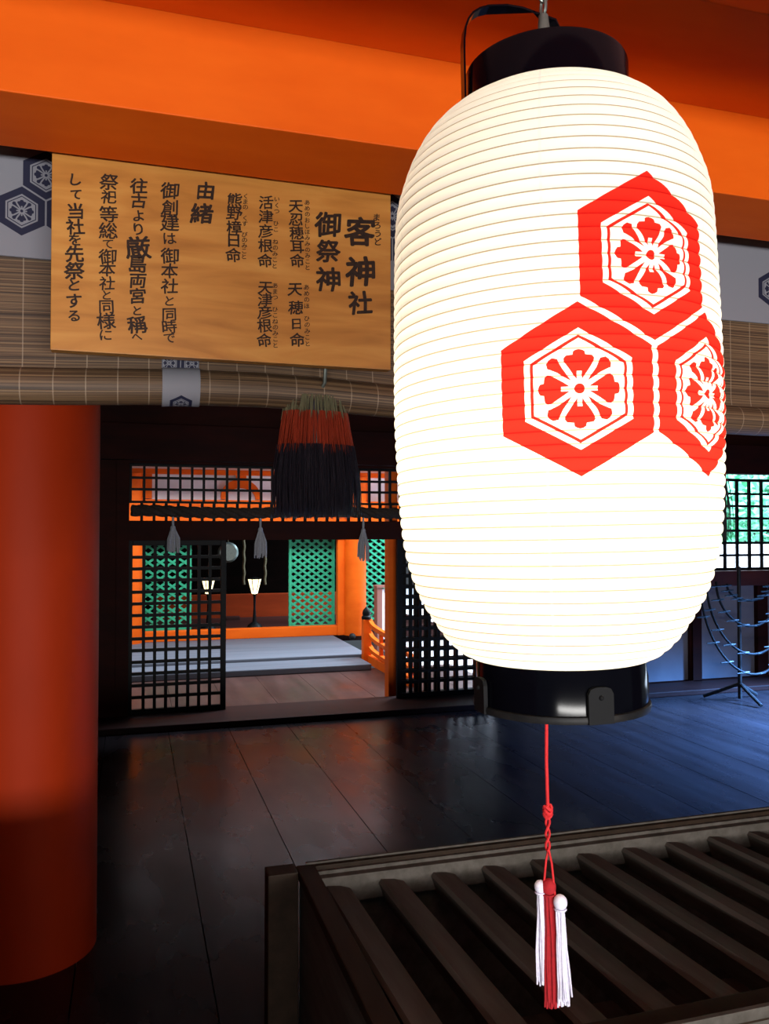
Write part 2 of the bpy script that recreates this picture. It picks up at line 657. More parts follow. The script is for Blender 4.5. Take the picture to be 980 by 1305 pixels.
lattice_thing('sliding_lattice_door', 'black lattice sliding door left of the open doorway', 'sliding door',
              wx(161.5), wx(288.5), .052, zD1, 8, 14, YW+.02, .045, .026)
lattice_thing('sliding_lattice_door', 'black lattice sliding door on the right side of the open doorway, half hidden by the lantern', 'sliding door',
              xR, wx(612), .052, zD1, 8, 14, YW+.02, .045, .030)
lattice_thing('sliding_lattice_door', 'second black lattice leaf pushed behind the door right of the open doorway', 'sliding door',
              xR+.06, xD, .052, zD1, 9, 14, YW+.07, .045, .038)
zTm = wz(638)
trl = lattice_thing('transom_lattice', 'black square lattice transom above the doorway and the straw rope', 'transom',
              xL, xD, zTm-.03, zT1, 34, 3, YW+.03, .02, .021,
              extra=(xL, xD, zT0, zTm-.02, 34, 1, YW+.036, .024, .028))
lattice_thing('window_lattice', 'black lattice window with green leaves showing behind it, right of the lantern', 'window lattice',
              xB, 7.4, zW0, zW1, 11, 7, YW+.03, .03, .026)

lattice_thing('window_lattice', 'black lattice window directly behind the paper lantern, next to the sliding doors', 'window lattice',
              xB2, xB-.14, zW0, zW1, 18, 7, YW+.03, .03, .026)

# straw rope hung under the transom and its thread tassels
rp = MB()
n = 220
for s in range(3):
    pts, rr = [], []
    for i in range(n+1):
        t = i/n
        x = xL+.02+(xD-xL-.05)*t
        z = wz(650)-.045*math.sin(PI*2*t)**2*.4-.012
        ph = 2*PI*s/3+x*20
        k = .022
        pts.append((x, YW-.05+k*math.cos(ph), z+k*math.sin(ph)))
        rr.append(.030)
    rp.tube(pts, rr, 7)
tag(rp.build('straw_rope', M['straw'], smooth=True), 'thick twisted straw rope strung across the doorway below the transom', 'rope')


def thread_tassel(px, y0, y1, label):
    p0, p1 = py(px, y0, YW-.06), py(px, y1, YW-.06)
    e = empty('thread_tassel', (p0.x, p0.y, p1.z))
    tag(e, label, 'tassel', 'thread tassels hanging from the straw rope')
    h = p0.z-p1.z
    MB().tube([(p0.x, p0.y, p0.z+.06), (p0.x, p0.y, p0.z-h*.28)], .010, 8).build('cord', M['shide'], e)
    k = MB()
    k.sphere((p0.x, p0.y, p0.z-h*.3), .022, 8, 1.3)
    k.build('knot', M['shide'], e, smooth=True)
    sk = MB()
    for i in range(34):
        a, r = random.random()*2*PI, random.random()**.5
        b = Vector((p0.x+.014*math.cos(a)*r, p0.y+.014*math.sin(a)*r, p0.z-h*.3))
        c = Vector((p0.x+.056*math.cos(a)*r, p0.y+.05*math.sin(a)*r, p1.z+random.uniform(0, .05)))
        m_ = (b+c)/2+Vector((.016*math.cos(a)*r, .016*math.sin(a)*r, 0))
        sk.tube([b, m_, c], [.006, .0075, .005], 5)
    sk.build('skirt', M['shide'], e, smooth=True)


thread_tassel(220.5, 660, 705, 'grey thread tassel hanging in front of the left lattice door')
thread_tassel(332, 660, 712, 'grey thread tassel hanging in the middle of the open doorway')
thread_tassel(463, 660, 716, 'grey thread tassel hanging in front of the orange pillar beyond the doorway')

# ------------------------------------------------------------------ pillar near left
pc = pz(118, 1200, 0)
PR = .26
# centre so that the right silhouette falls on pixel 117
ang = None
base = Vector((-.385, 3.45, 0))
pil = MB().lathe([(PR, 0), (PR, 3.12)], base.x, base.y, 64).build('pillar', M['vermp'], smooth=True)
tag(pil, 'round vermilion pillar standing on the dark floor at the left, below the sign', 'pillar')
# front eave lintel, added out of view to shade the soffit board
fl_ = MB().box(-2.6, 7.3, .34, .48, 2.25, 2.58, c=.006)
tag(fl_.build('trim_shade_lintel', M['verm']), kind='structure')
lw = MB()  # unseen low plank wall, added to shadow the pillar foot and floor
lw.box(-2.7, .33, 1.16, 1.20, 0, .69).box(-2.7, .33, 1.13, 1.23, .69, .74, c=.006)
tag(lw.build('wall_shade_blocker', M['dark']), kind='structure')

# ------------------------------------------------------------------ head beam, soffit
YB0, YB1 = 1.75, 2.005
zb0 = py(300, 158, YB0).z
zb1 = py(311, 33, YB0).z
bm_ = MB().box(-2.6, 7.4, YB0, YB1, zb0, zb1+.05, c=.003)
tag(bm_.build('beam', M['verm']), 'thick bright vermilion crossbeam running above the wooden sign', 'beam')
ys = pz(940, 10, zb1).y
so = MB().box(-2.6, 7.4, ys, YB0, zb1, zb1+.05, c=.003)
tag(so.build('soffit_board', M['verm']), 'wide vermilion board overhead in front of the crossbeam', 'board')

# ------------------------------------------------------------------ bamboo blind with cloth band, roll, strip
YC = 2.2
zc = (py(0, 323, YC).z+py(940, 413, YC).z)/2
bl = empty('bamboo_blind', (.8, YC, 1.95))
tag(bl, 'rolled-up bamboo blind with a white crest-printed cloth band, behind the wooden sign', 'blind')


def sheet(prof, x0, x1, nx, uoff, name, m, parent, sag=None):
    """a sheet swept along x: prof is a list of (y, z); uv in metres (u along x, v along the profile)"""
    s = MB()
    s.uv = []
    ln = [0.0]
    for a, b in zip(prof[:-1], prof[1:]):
        ln.append(ln[-1]+math.hypot(b[0]-a[0], b[1]-a[1]))
    vs = []
    for i in range(nx+1):
        x = x0+(x1-x0)*i/nx
        dz = sag(x) if sag else 0
        for (y, z), l in zip(prof, ln):
            vs.append((x, y, z+dz))
            s.uv.append((x-uoff[0], uoff[1]-l))
    k = len(prof)
    fs = [(i*k+j, i*k+j+1, (i+1)*k+j+1, (i+1)*k+j) for i in range(nx) for j in range(k-1)]
    s.add(vs, fs)
    return s.build(name, m, parent, smooth=True)


zroll = (py(30, 510, YC).z+py(960, 557, YC).z)/2     # underside of the roll
RR = .046
xe = py(59, 271, YC).x
ze = py(27, 271, YC).z


def sag(x):
    t = (x+2.4)
    return .010*math.sin(x*2.6+.9)+.006*math.sin(x*5.1)


sheet([(YC-.012, 2.75), (YC-.012, zc), (YC-.008, zc-.001)], -2.4, 7.2, 4, (xe, 2.75-ze), 'cloth_band', M['cloth'], bl)
prof = [(YC, 2.74), (YC, zroll+RR*1.2)]
prof += [(YC-RR*.2+RR*math.sin(a), zroll+RR+RR*math.cos(a)) for a in [-.9+PI*2*i/18*-1 for i in range(0, 17)]]
prof = [(YC, 2.74), (YC, zroll+2.6*RR)] + [(YC-.012+RR*math.cos(PI*.45+PI*2*.9*i/20), zroll+RR+RR*math.sin(PI*.45+PI*2*.9*i/20)) for i in range(21)]
sheet(prof, -2.4, 7.2, 60, (0, 0), 'reed_sheet', M['reed'], bl, sag)
xs0, xs1 = py(207, 485, YC-.06).x, py(255.5, 485, YC-.06).x
RS = RR+.004
profs = [(YC-.006, 2.7), (YC-.016, zroll+2.6*RR)] + [(YC-.012+RS*math.cos(PI*.45+PI*1.1*i/14), zroll+RR+RS*math.sin(PI*.45+PI*1.1*i/14)) for i in range(15)]
lv = math.hypot(0, 2.7-(zroll+2.6*RR))
sheet(profs, xs0, xs1, 3, ((xs0+xs1)/2, lv+.012), 'cloth_strip', M['strip'], bl, sag)

# horsehair-like tassels on cords


def hair_tassel(xc, yc, zt, zbm, wtop, wbot, label, seed):
    rnd = random.Random(seed)
    e = empty('hair_tassel', (xc, yc, zbm))
    tag(e, label, 'tassel', 'three-coloured tassels hanging from the blind')
    H = zt-zbm
    parts = {'pale_hair': [MB(), M['h_green'], 0, .20], 'red_hair': [MB(), M['h_red'], .13, .48], 'black_hair': [MB(), M['h_blk'], .40, 1.0]}
    core = MB()
    core.lathe([(.004, zt), (wtop*.25, zt-.004), (wtop*.28, zt-H*.1), (wtop*.30, zt-H*.3), (wtop*.30, zt-H*.7), (.004, zt-H*.75)], xc, yc, 24)
    for nm, (mb, m, t0, t1) in parts.items():
        cnt = {'pale_hair': 420, 'red_hair': 800, 'black_hair': 1000}[nm]
        for i in range(cnt):
            a, r = rnd.random()*2*PI, rnd.random()**.4
            te = t1-rnd.random()*.07 if nm != 'black_hair' else 1.0-abs(rnd.gauss(0, .07))
            fl = rnd.gauss(1, .10)
            jit = rnd.gauss(0, .05)
            pts = []
            for k in range(5):
                t = t0+(te-t0)*k/4
                w_ = (wtop*.5+(wbot*.5-wtop*.5)*min(1, (t*1.5)**.75))*r*(1+(fl-1)*t)
                w_ *= 1+.06*math.sin(3*a+seed)
                aa = a+jit*t*2
                pts.append((xc+w_*math.cos(aa)+.012*t*t*math.sin(seed), yc+w_*.7*math.sin(aa), zt-H*t))
            mb.tube(pts, [.0016, .0018, .0017, .0013, .0005], 3, caps=False)
    core.build('core', M['h_blk'], e, smooth=True)
    for nm, (mb, m, t0, t1) in parts.items():
        tag(mb.build(nm, m, e), kind='stuff')
    cord = MB()
    cord.tube([(xc+.018, yc-.055, zt+.23), (xc+.018, yc-.056, zt+.08), (xc+.016, yc-.052, zt+.03), (xc+.006, yc-.02, zt+.004), (xc, yc, zt-.02)], .005, 8)
    cord.build('cord', M['grey'], e, smooth=True)


YT = YC-.012
for (pxc, y0, y1, lab, sd) in ((401, 506, 662, 'green, red and black hair tassel under the blind, left of the lantern', 3),
                               (884, 549, 690, 'green, red and black hair tassel mostly hidden behind the right edge of the lantern', 5)):
    a, b = py(pxc, y0, YT), py(pxc, y1, YT)
    hair_tassel(a.x, YT, a.z, b.z, .155, .225, lab, sd)

# ------------------------------------------------------------------ wooden sign
YS = 2.03
s0, s1 = py(64, 447, YS), py(498, 470, YS)
st = py(283, 225, YS).z
sg = empty('wooden_sign', ((s0.x+s1.x)/2, YS, s0.z))
tag(sg, 'honey-coloured wooden board with columns of black brush writing, hung under the crossbeam', 'sign')
zsb = (s0.z+s1.z)/2
MB().box(s0.x, s1.x, YS, YS+.035, zsb, st+.01, c=.002).build('board', M['sign'], sg)
for xx in (s0.x+.12, s1.x-.12):
    MB().tube([(xx, YS+.02, st), (xx, YS+.02, zb0+.05)], .004, 8).build('hanger', M['iron'], sg)

_cu = bpy.data.curves.new('brush', 'FONT')
_co = bpy.data.objects.new('brush', _cu)
COL.objects.link(_co)
_cu.align_x = 'CENTER'
_cu.resolution_u = 3
_cache = {}


def glyph(ch, bold):
    if (ch, bold) not in _cache:
        _cu.body = ch
        bpy.context.view_layer.update()
        dg = bpy.context.evaluated_depsgraph_get()
        me = bpy.data.meshes.new_from_object(_co.evaluated_get(dg))
        vs = [(v.co.x, v.co.y) for v in me.vertices]
        fs = [list(p.vertices) for p in me.polygons]
        xs, ys_ = [p[0] for p in vs], [p[1] for p in vs]
        _cache[(ch, bold)] = (vs, fs, (min(xs)+max(xs))/2, (min(ys_)+max(ys_))/2)
        bpy.data.meshes.remove(me)
    return _cache[(ch, bold)]


KW = .80    # em of the face, per glyph box height


def column(text, xs, ys_, size, bold=.012):
    """text down the board: xs a pixel x (or first and last), ys_ the centres, size in pixels of the glyph height"""
    mb = MB()
    if isinstance(ys_, tuple):
        ys_ = [ys_[0]+(ys_[1]-ys_[0])*i/(len(text)-1) for i in range(len(text))]
    if not isinstance(xs, tuple):
        xs = (xs, xs)
    pxm = (py(283, 300, YS)-py(283, 301, YS)).length
    for i, ch in enumerate(text):
        if ch == ' ':
            continue
        px = xs[0]+(xs[1]-xs[0])*i/max(1, len(text)-1)
        s_ = size[i] if isinstance(size, list) else size
        c = py(px, ys_[i], YS-.001)
        vs, fs, cx, cy = glyph(ch, bold)
        k = s_*pxm/.86
        ro, sh = random.uniform(-.04, .04), .10
        out = []
        for x, y in vs:
            x, y = x-cx, y-cy
            y += sh*x
            x += .03*math.sin(y*6+i)
            x, y = x*math.cos(ro)-y*math.sin(ro), x*math.sin(ro)+y*math.cos(ro)
            out.append((c.x+x*k*1.02, YS-.0012, c.z+y*k*.96))
        e_ = bold*1.5*k          # heavier brush: the same strokes laid side by side
        for q, (ex, ez) in enumerate(((0, 0), (1, .35), (-1, -.35), (.3, 1), (-.3, -1), (.8, -.6), (-.8, .6))):
            b = len(mb.v)
            mb.v += [(x_+ex*e_, y_-q*.00002, z_+ez*e_) for x_, y_, z_ in out]
            for f in fs:
                mb.f.append([b+j for j in f])
                mb.m.append(0)
    return mb.build('writing_column', M['ink'], sg)


column('客神社', 459, [295, 346, 386], [36, 37, 29], .020)
column('まろうど', (480, 482), (277, 308), 10, .012)
column('御祭神', 418, [286, 320, 356], [31, 28, 30], .018)
column('天忍穂耳命', (377, 379), [263, 280, 297, 314.5, 332], 16.5, .013)
column('あめのおしほみみのみこと', (391.5, 392), (258, 341), 6.6, .010)
column('天穂日命', (376, 379), [369, 392, 413, 433], [17, 17, 14, 17], .013)
column('あめのほ ひのみこと', (390.5, 392), (366, 438), 6.8, .010)
column('活津彦根命', (339, 338), [258, 276, 294.5, 313, 332], 16.5, .012)
column('いくつ ひこ ねのみこと', (353, 350), (254, 339), 6.6, .010)
column('天津彦根命', (338, 337), [367, 382, 398, 415, 433.5], 16.5, .012)
column('あまつ ひこねのみこと', (350.5, 351), (364, 440), 6.8, .010)
column('熊野樟日命', (299, 297.5), [255, 272, 290, 306.5, 325], 17, .013)
column('くまの くす びのみこと', (313, 311), (250, 327), 6.6, .010)
column('由緒', (262, 257), [243, 272], [21, 24], .020)
column('御創建は御本社と同時で', (216.5, 216), [243, 265, 284, 304, 326, 345, 364.6, 383.5, 401, 416.5, 431], [20, 19, 20, 15, 19, 18, 18, 13, 16, 16, 13], .011)
column('往古より厳島両宮と稱へ', (177, 174.5), [237, 256, 275, 292, 315.4, 336.5, 358, 377, 396, 414, 429.5], [18, 17, 14, 15, 26, 20, 18, 18, 12, 20, 11], .016)
column('祭祀等総て御本社と同様に', (139, 135), [232, 251, 273, 294, 311, 327, 343, 361, 376, 391, 409, 427], [19, 16, 19, 19, 12, 18, 17, 16, 12, 16, 19, 14], .011)
column('して当社を先祭とする', (97, 94), [229, 248, 269, 289, 305.6, 323.5, 345, 363, 383.5, 402.6], [15, 13, 18, 18, 14, 19, 20, 15, 17, 14], .016)
bpy.data.objects.remove(_co)

# ------------------------------------------------------------------ offertory box
HB = .6
pb = pz(680, 1066.5, HB)
YBK = pb.y
xl0 = pz(378, 1105, HB).x
yfr = pz(940, 1290, HB).y            # outer front edge
bx0, bx1 = xl0, 3.0
ob = empty('offertory_box', ((bx0+bx1)/2, (YBK+yfr)/2, 0))
tag(ob, 'dark weathered wooden offertory box with a slatted top, standing below the lantern', 'offertory box')
bd = MB()
bd.box(bx0+.012, bx0+.04, yfr, YBK, .0, HB-.03)
bd.box(bx1-.04, bx1-.012, yfr, YBK, .0, HB-.03)
bd.box(bx0+.04, bx1-.04, YBK-.035, YBK-.005, .0, HB-.012)
bd.box(bx0+.04, bx1-.04, yfr+.005, yfr+.035, .0, HB-.03)
bd.box(bx0+.04, bx1-.04, yfr+.035, YBK-.035, .02, .05)
bd.build('body', M['boxw'], ob)
rm = MB()
rm.box(bx0, bx0+.055, yfr, YBK, HB-.03, HB, c=.004)
rm.box(bx1-.055, bx1, yfr, YBK, HB-.03, HB, c=.004)
rm.box(bx0+.055, bx1-.055, YBK-.022, YBK, HB-.03, HB, c=.003)
rm.box(bx0+.055, bx1-.055, yfr, yfr+.06, HB-.03, HB, c=.004)
rm.build('rim', M['boxd'], ob)
lip = MB()
lip.box(bx0+.03, bx1-.03, YBK-.006, YBK+.004, HB, HB+.006, c=.001)
lip.box(bx0-.004, bx1, yfr-.006, yfr+.006, HB-.02, HB+.004, c=.001)
lip.build('lip', M['boxw'], ob)
po = MB()
pl = pz(335, 1099, HB).x
po.box(pl, bx0-.002, YBK-.05, YBK+.02, 0, HB, c=.004)
po.build('corner_post', M['boxd'], ob)
MB().box(bx0+.055, bx1-.055, YBK-.062, YBK-.022, HB-.10, HB-.022, c=.003).build('ledge', M['boxw'], ob)
# slats
zback, zfront = HB-.045, HB-.006
x0 = pz(476, 1108, HB-.04).x
pitch = (pz(787, 1075, HB-.04).x-x0)/5
x = x0-pitch
while x < bx1-.12:
    if x > bx0+.06:
        s = MB()
        pr = [(-.002, -.010), (.006, .0), (pitch*.28, -.004), (pitch*.46, -.014), (pitch*.50, -.026), (pitch*.42, -.07), (.02, -.07)]
        va = [(x+a, yfr+.05, zfront+b) for a, b in pr]
        vb = [(x+a, YBK-.062, zback+b) for a, b in pr]
        n_ = len(pr)
        s.add(va+vb, [tuple(range(n_)), tuple(range(2*n_-1, n_-1, -1))]+[(k, (k+1) % n_, (k+1) % n_+n_, k+n_) for k in range(n_)])
        s.build('slat', M['boxw'], ob, smooth=True)
    x += pitch

# ------------------------------------------------------------------ the lantern
LD = 1.05
lc = pd(709, 675, LD)                 # axis at eye height
lc.z = EYE
ln = empty('paper_lantern', lc)
tag(ln, 'large glowing white paper lantern with three red hexagon flower crests', 'lantern')
to_cam = Vector((-lc.x, -lc.y, 0)).normalized()
a_cam = math.atan2(to_cam.y, to_cam.x)
PROF = [(.104, -.160), (.123, -.152), (.142, -.135), (.158, -.113), (.174, -.086), (.185, -.058), (.192, -.032), (.1965, -.005), (.200, .04), (.2025, .10),
        (.2035, .159), (.2015, .264), (.198, .371), (.194, .41), (.186, .438), (.176, .464), (.162, .489), (.147, .507), (.128, .522), (.103, .534)]


def catmull(P, m=24):
    out = []
    for i in range(len(P)-1):
        p0, p1, p2, p3 = P[max(i-1, 0)], P[i], P[i+1], P[min(i+2, len(P)-1)]
        for k in range(m):
            t = k/m
            out.append(tuple(.5*((2*p1[j])+(-p0[j]+p2[j])*t+(2*p0[j]-5*p1[j]+4*p2[j]-p3[j])*t*t+(-p0[j]+3*p1[j]-3*p2[j]+p3[j])*t**3) for j in (0, 1)))
    out.append(P[-1])
    return out


cp = catmull([(r*.988, z) for r, z in PROF])
cl = [0.0]
for a, b in zip(cp[:-1], cp[1:]):
    cl.append(cl[-1]+math.hypot(b[0]-a[0], b[1]-a[1]))


def at_len(l):
    import bisect
    i = min(max(bisect.bisect(cl, l)-1, 0), len(cp)-2)
    t = (l-cl[i])/(cl[i+1]-cl[i])
    return tuple(cp[i][j]+(cp[i+1][j]-cp[i][j])*t for j in (0, 1)), math.atan2(cp[i+1][1]-cp[i][1], cp[i+1][0]-cp[i][0])


NR = 54
sp_ = cl[-1]/NR
SEG = 192
crest_z = (675-487)*.85/F_PX          # height of the lower crests' centres over the eye
crest_len = cl[min(range(len(cp)), key=lambda q: abs(cp[q][1]-crest_z) if .05 < cp[q][1] < .4 else 9)]
A0 = a_cam+math.radians(31.5)         # seen from the camera, positive angles lie to its right
sh = MB()
sh.uv = []
rings, ringmat = [], []
sub = [(-.5, None), (-.42, 0), (-.25, 0), (0, 0), (.25, 0), (.42, 0)]
fr = [0.0, .055, .18, .34, .5, .66, .82, .945]
bul = [0.0, .28, .68, .93, 1.0, .93, .68, .28]
prof_l, prof_b = [], []
for r_ in range(NR):
    for f_, b_ in zip(fr, bul):
        prof_l.append((r_+f_)*sp_)
        prof_b.append(b_)
prof_l.append(cl[-1])
prof_b.append(0)
vs = []
for l, b in zip(prof_l, prof_b):
    (r, z), an = at_len(l)
    nx_, nz_ = math.sin(an), -math.cos(an)
    r2, z2 = r+nx_*b*.0026, z+nz_*b*.0026
    for j in range(SEG+1):
        th = A0+PI+2*PI*j/SEG
        vs.append((lc.x+r2*math.cos(th), lc.y+r2*math.sin(th), lc.z+z2))
        sh.uv.append(((-PI+2*PI*j/SEG)*.203, l-crest_len))
K = SEG+1
for i in range(len(prof_l)-1):
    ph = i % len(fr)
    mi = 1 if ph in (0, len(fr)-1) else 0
    for j in range(SEG):
        sh.f.append([i*K+j, i*K+j+1, (i+1)*K+j+1, (i+1)*K+j])
        sh.m.append(mi)
sh.v = vs
shade = sh.build('paper_shade', [M['paper'], M['rib']], ln, smooth=False)
shade.data.polygons.foreach_set('use_smooth', [True]*len(shade.data.polygons))
cap = MB()
cap.lathe([(.103, .522), (.1035, .53), (.1035, .583), (.102, .587), (.098, .588), (.0975, .580), (.0975, .53), (.103, .522)], lc.x, lc.y, 72)
cap.v = [(x_, y_, z_+lc.z) for x_, y_, z_ in cap.v]
cap.build('top_cap', M['lacq'], ln, smooth=True)
bc = MB()
bc.lathe([(.102, -.154), (.1050, -.159), (.1065, -.213), (.104, -.215), (.101, -.213), (.100, -.154), (.102, -.154)], lc.x, lc.y, 72)
bc.v = [(x_, y_, z_+lc.z) for x_, y_, z_ in bc.v]
bcap = bc.build('bottom_cap', M['lacq'], ln, smooth=True)
ri = MB()
ri.lathe([(.1045, -.213), (.1095, -.214), (.1105, -.218), (.1095, -.222), (.098, -.222), (.0975, -.214), (.1045, -.213)], lc.x, lc.y, 72)
ri.v = [(x_, y_, z_+lc.z) for x_, y_, z_ in ri.v]
ri.build('rim', M['iron'], bcap, smooth=True, world=False).matrix_parent_inverse = Matrix.Identity(4)
for da in (-62, 24, 110, -150):
    a = a_cam+math.radians(da)
    c_ = MB()
    R_ = Vector((math.cos(a), math.sin(a), 0))
    T_ = Vector((-math.sin(a), math.cos(a), 0))
    o_ = lc+R_*.1085
    w2 = .0155
    prof2 = [(-w2, -.222), (w2, -.222), (w2, -.188), (w2*.8, -.182), (w2*.4, -.180), (-w2*.4, -.180), (-w2*.8, -.182), (-w2, -.188)]
    vs = [o_+T_*p+Vector((0, 0, q))+R_*dd for dd in (-.002, .003) for p, q in prof2]
    n_ = len(prof2)
    c_.add(vs, [tuple(range(n_)), tuple(range(2*n_-1, n_-1, -1))]+[(k, (k+1) % n_, (k+1) % n_+n_, k+n_) for k in range(n_)])
    c_.sphere(tuple(o_+R_*.003+Vector((0, 0, -.192))), .003, 6)
    cc = c_.build('clip', M['matt'], bcap, world=False)
# carrying handle: flat strap over the top
ha = a_cam-math.radians(70)
hd = Vector((math.cos(ha), math.sin(ha), 0))
ht = Vector((-hd.y, hd.x, 0))
hp0 = [(.1065, .530), (.1065, .600), (.106, .622), (.104, .637), (.100, .648), (.094, .656), (.085, .662), (.074, .6655), (.05, .668), (.02, .669)]
hb_ = -to_cam*.93+RT*.37                     # the strap bends at the hook and comes down behind the cap
hb_.z = 0
hb_.normalize()
hp1 = [(.025, .668), (.05, .663), (.074, .655), (.09, .643), (.100, .625), (.105, .600), (.106, .530)]
hp = [lc+hd*p+Vector((0, 0, q)) for p, q in hp0]+[lc+hb_*p+Vector((0, 0, q)) for p, q in hp1]
hm = MB()
vs = []
for i in range(len(hp)):
    t_ = (hp[min(i+1, len(hp)-1)]-hp[max(i-1, 0)]).normalized()
    wv = ht if i < len(hp0)-1 else Vector((-hb_.y, hb_.x, 0))
    if i == len(hp0)-1:
        wv = (ht+Vector((-hb_.y, hb_.x, 0))).normalized()
    if wv.dot(ht) < 0 and i < len(hp0):
        wv = -wv
    if i >= len(hp0)-1:
        wv = wv if wv.cross(t_).z*ht.cross(-hd).z > 0 else -wv
    nv = wv.cross(t_).normalized()
    for sx, sn in ((-1, 0), (1, 0), (1, 1), (-1, 1)):
        vs.append(hp[i]+wv*(sx*.0085)+nv*(sn*.0025))
m_ = len(hp)
fs = [(0, 1, 2, 3), (m_*4-1, m_*4-2, m_*4-3, m_*4-4)]
for i in range(m_-1):
    for k in range(4):
        fs.append((i*4+k, i*4+(k+1) % 4, i*4+4+(k+1) % 4, i*4+4+k))
hm.add(vs, fs)
hm.build('handle', M['lacq'], ln)
hk = MB()
hk.tube([lc+Vector((0, 0, .664)), lc+Vector((0, 0, .61)), lc+Vector((0, 0, .575))], [.006, .012, .013], 12)
hk.build('socket', M['grey'], ln, smooth=True)
for q in (.574, -.216):
    MB().bar(lc+Vector((-.1, 0, q)), lc+Vector((.1, 0, q)), .008, .004).build('crossbar', M['iron'], ln)
# bulb in the lantern
bl_ = bpy.data.lights.new('lantern_bulb', 'POINT')
bl_.energy = 6.2
bl_.color = (1.0, .89, .62)
bl_.shadow_soft_size = .035
bo = bpy.data.objects.new('lantern_bulb', bl_)
COL.objects.link(bo)
bo.parent = ln
bo.location = (0, 0, .09)
# the lantern hangs slightly askew
piv = lc+Vector((0, 0, .64))
TILT = Matrix.Rotation(math.radians(-1.2), 4, FW)
ln.matrix_world = Matrix.Translation(lc) @ TILT
ln.rotation_mode = 'XYZ'


def tilted(p):
    return lc + TILT @ (Vector(p)-lc)


# chain to the ceiling
ch = MB()
top = tilted(lc+Vector((0, 0, .668)))
z = top.z-.004
k = 0
while z < 3.125:
    c = Vector((top.x, top.y, z+.011))
    ax_ = Vector((1, 0, 0)) if k % 2 else Vector((0, 1, 0))
    ch.tube([c+ax_*.0065*math.cos(t)+Vector((0, 0, .012*math.sin(t))) for t in [2*PI*q/12 for q in range(12)]], .0022, 6, closed=True)
    z += .019
    k += 1
tag(ch.build('hanging_chain', M['grey'], smooth=True), 'thin grey chain holding the paper lantern from above', 'chain')

# red cord with three tassels
cb = pd(697, 916, LD-.01)
tc_ = empty('tassel_cord', pd(703, 1275, LD-.01))
tag(tc_, 'red cord ending in one crimson and two white tassels, hanging under the paper lantern', 'tassel')


def Q(x, y, d=0): return pd(x, y, LD-.01+d)


co = MB()
co.tube([Q(696, 905), Q(696.5, 925), Q(696.3, 970), Q(698, 1027)], .0022, 8)
for sgn in (-1, 1):
    pts = [Q(698+sgn*2.5*math.sin(t*PI*3), 1040+t*45, sgn*.003*math.cos(t*PI*3)) for t in [q/14 for q in range(15)]]
    co.tube([Q(698, 1034)]+pts, .0016, 6)
co.tube([Q(699, 1082), Q(696, 1095), Q(693, 1128)], .0014, 6)
co.tube([Q(699, 1082, -.003), Q(703, 1100, -.003), Q(708, 1148, -.003)], .0014, 6)
co.build('cord', M['cord_r'], tc_, smooth=True)
kn = MB()
for t0 in range(3):
    ce_ = Q(698, 1029+t0*5)
    kn.tube([ce_+RT*.0045*math.cos(t)+FW*.0045*math.sin(t)+UP*.002*math.sin(t*2+t0) for t in [2*PI*q/12 for q in range(12)]], .0024, 6, closed=True)
kn.build('knot', M['cord_r'], tc_, smooth=True)


def yarn(name, m, xa, ya, xb, yb, wpx, cnt, d, parent, rr=.0013):
    mb = MB()
    for i in range(cnt):
        a, r = random.random()*2*PI, random.random()**.5
        ox, od = math.cos(a)*r, math.sin(a)*r
        pts = []
        for t in (0, .12, .4, .7, 1):
            sp2 = (.55+.55*t)
            yy = ya+(yb-random.Random(i).uniform(0, 14)-ya)*t
            pts.append(Q(xa+(xb-xa)*t+ox*wpx*sp2+1.2*math.sin(i+t*5), yy, d+od*wpx*.001*sp2))
        mb.tube(pts, [rr*.8, rr, rr, rr, rr*.8], 6)
    return mb.build(name, m, parent, smooth=True)


def head(x, y, r, d, parent, m):
    mb = MB()
    c = Q(x, y, d)
    mb.sphere(tuple(c), r, 10, 1.1)
    c2 = Q(x, y+r*1000*.95, d)
    mb.tube([c2+RT*r*.8*math.cos(t)+FW*r*.8*math.sin(t) for t in [2*PI*q/14 for q in range(14)]], .0013, 6, closed=True)
    return mb.build('head', m, parent, smooth=True)


y1_ = yarn('white_tassel', M['yarn_w'], 688.5, 1134, 690.5, 1258, 5.5, 26, .002, tc_)
head(688.5, 1130, .0075, .002, y1_, M['yarn_w']).matrix_parent_inverse = Matrix.Identity(4)
y2_ = yarn('crimson_tassel', M['yarn_r'], 700, 1126, 705, 1286, 9.0, 70, 0.0, tc_)
head(699, 1130, .0095, 0, y2_, M['yarn_r']).matrix_parent_inverse = Matrix.Identity(4)
y3_ = yarn('white_tassel', M['yarn_w'], 714, 1155, 720, 1284, 8.0, 40, -.008, tc_)
head(714, 1150, .0088, -.008, y3_, M['yarn_w']).matrix_parent_inverse = Matrix.Identity(4)

# ------------------------------------------------------------------ candle stand by the window
cs_b = pz(943, 893, 0)
cs = empty('candle_stand', cs_b)
tag(cs, 'black iron candle stand with nested curved arms before the grey panel under the lattice window', 'candle stand')
DC = cs_b.y


def C2(px, py_): return py(px, py_, DC)


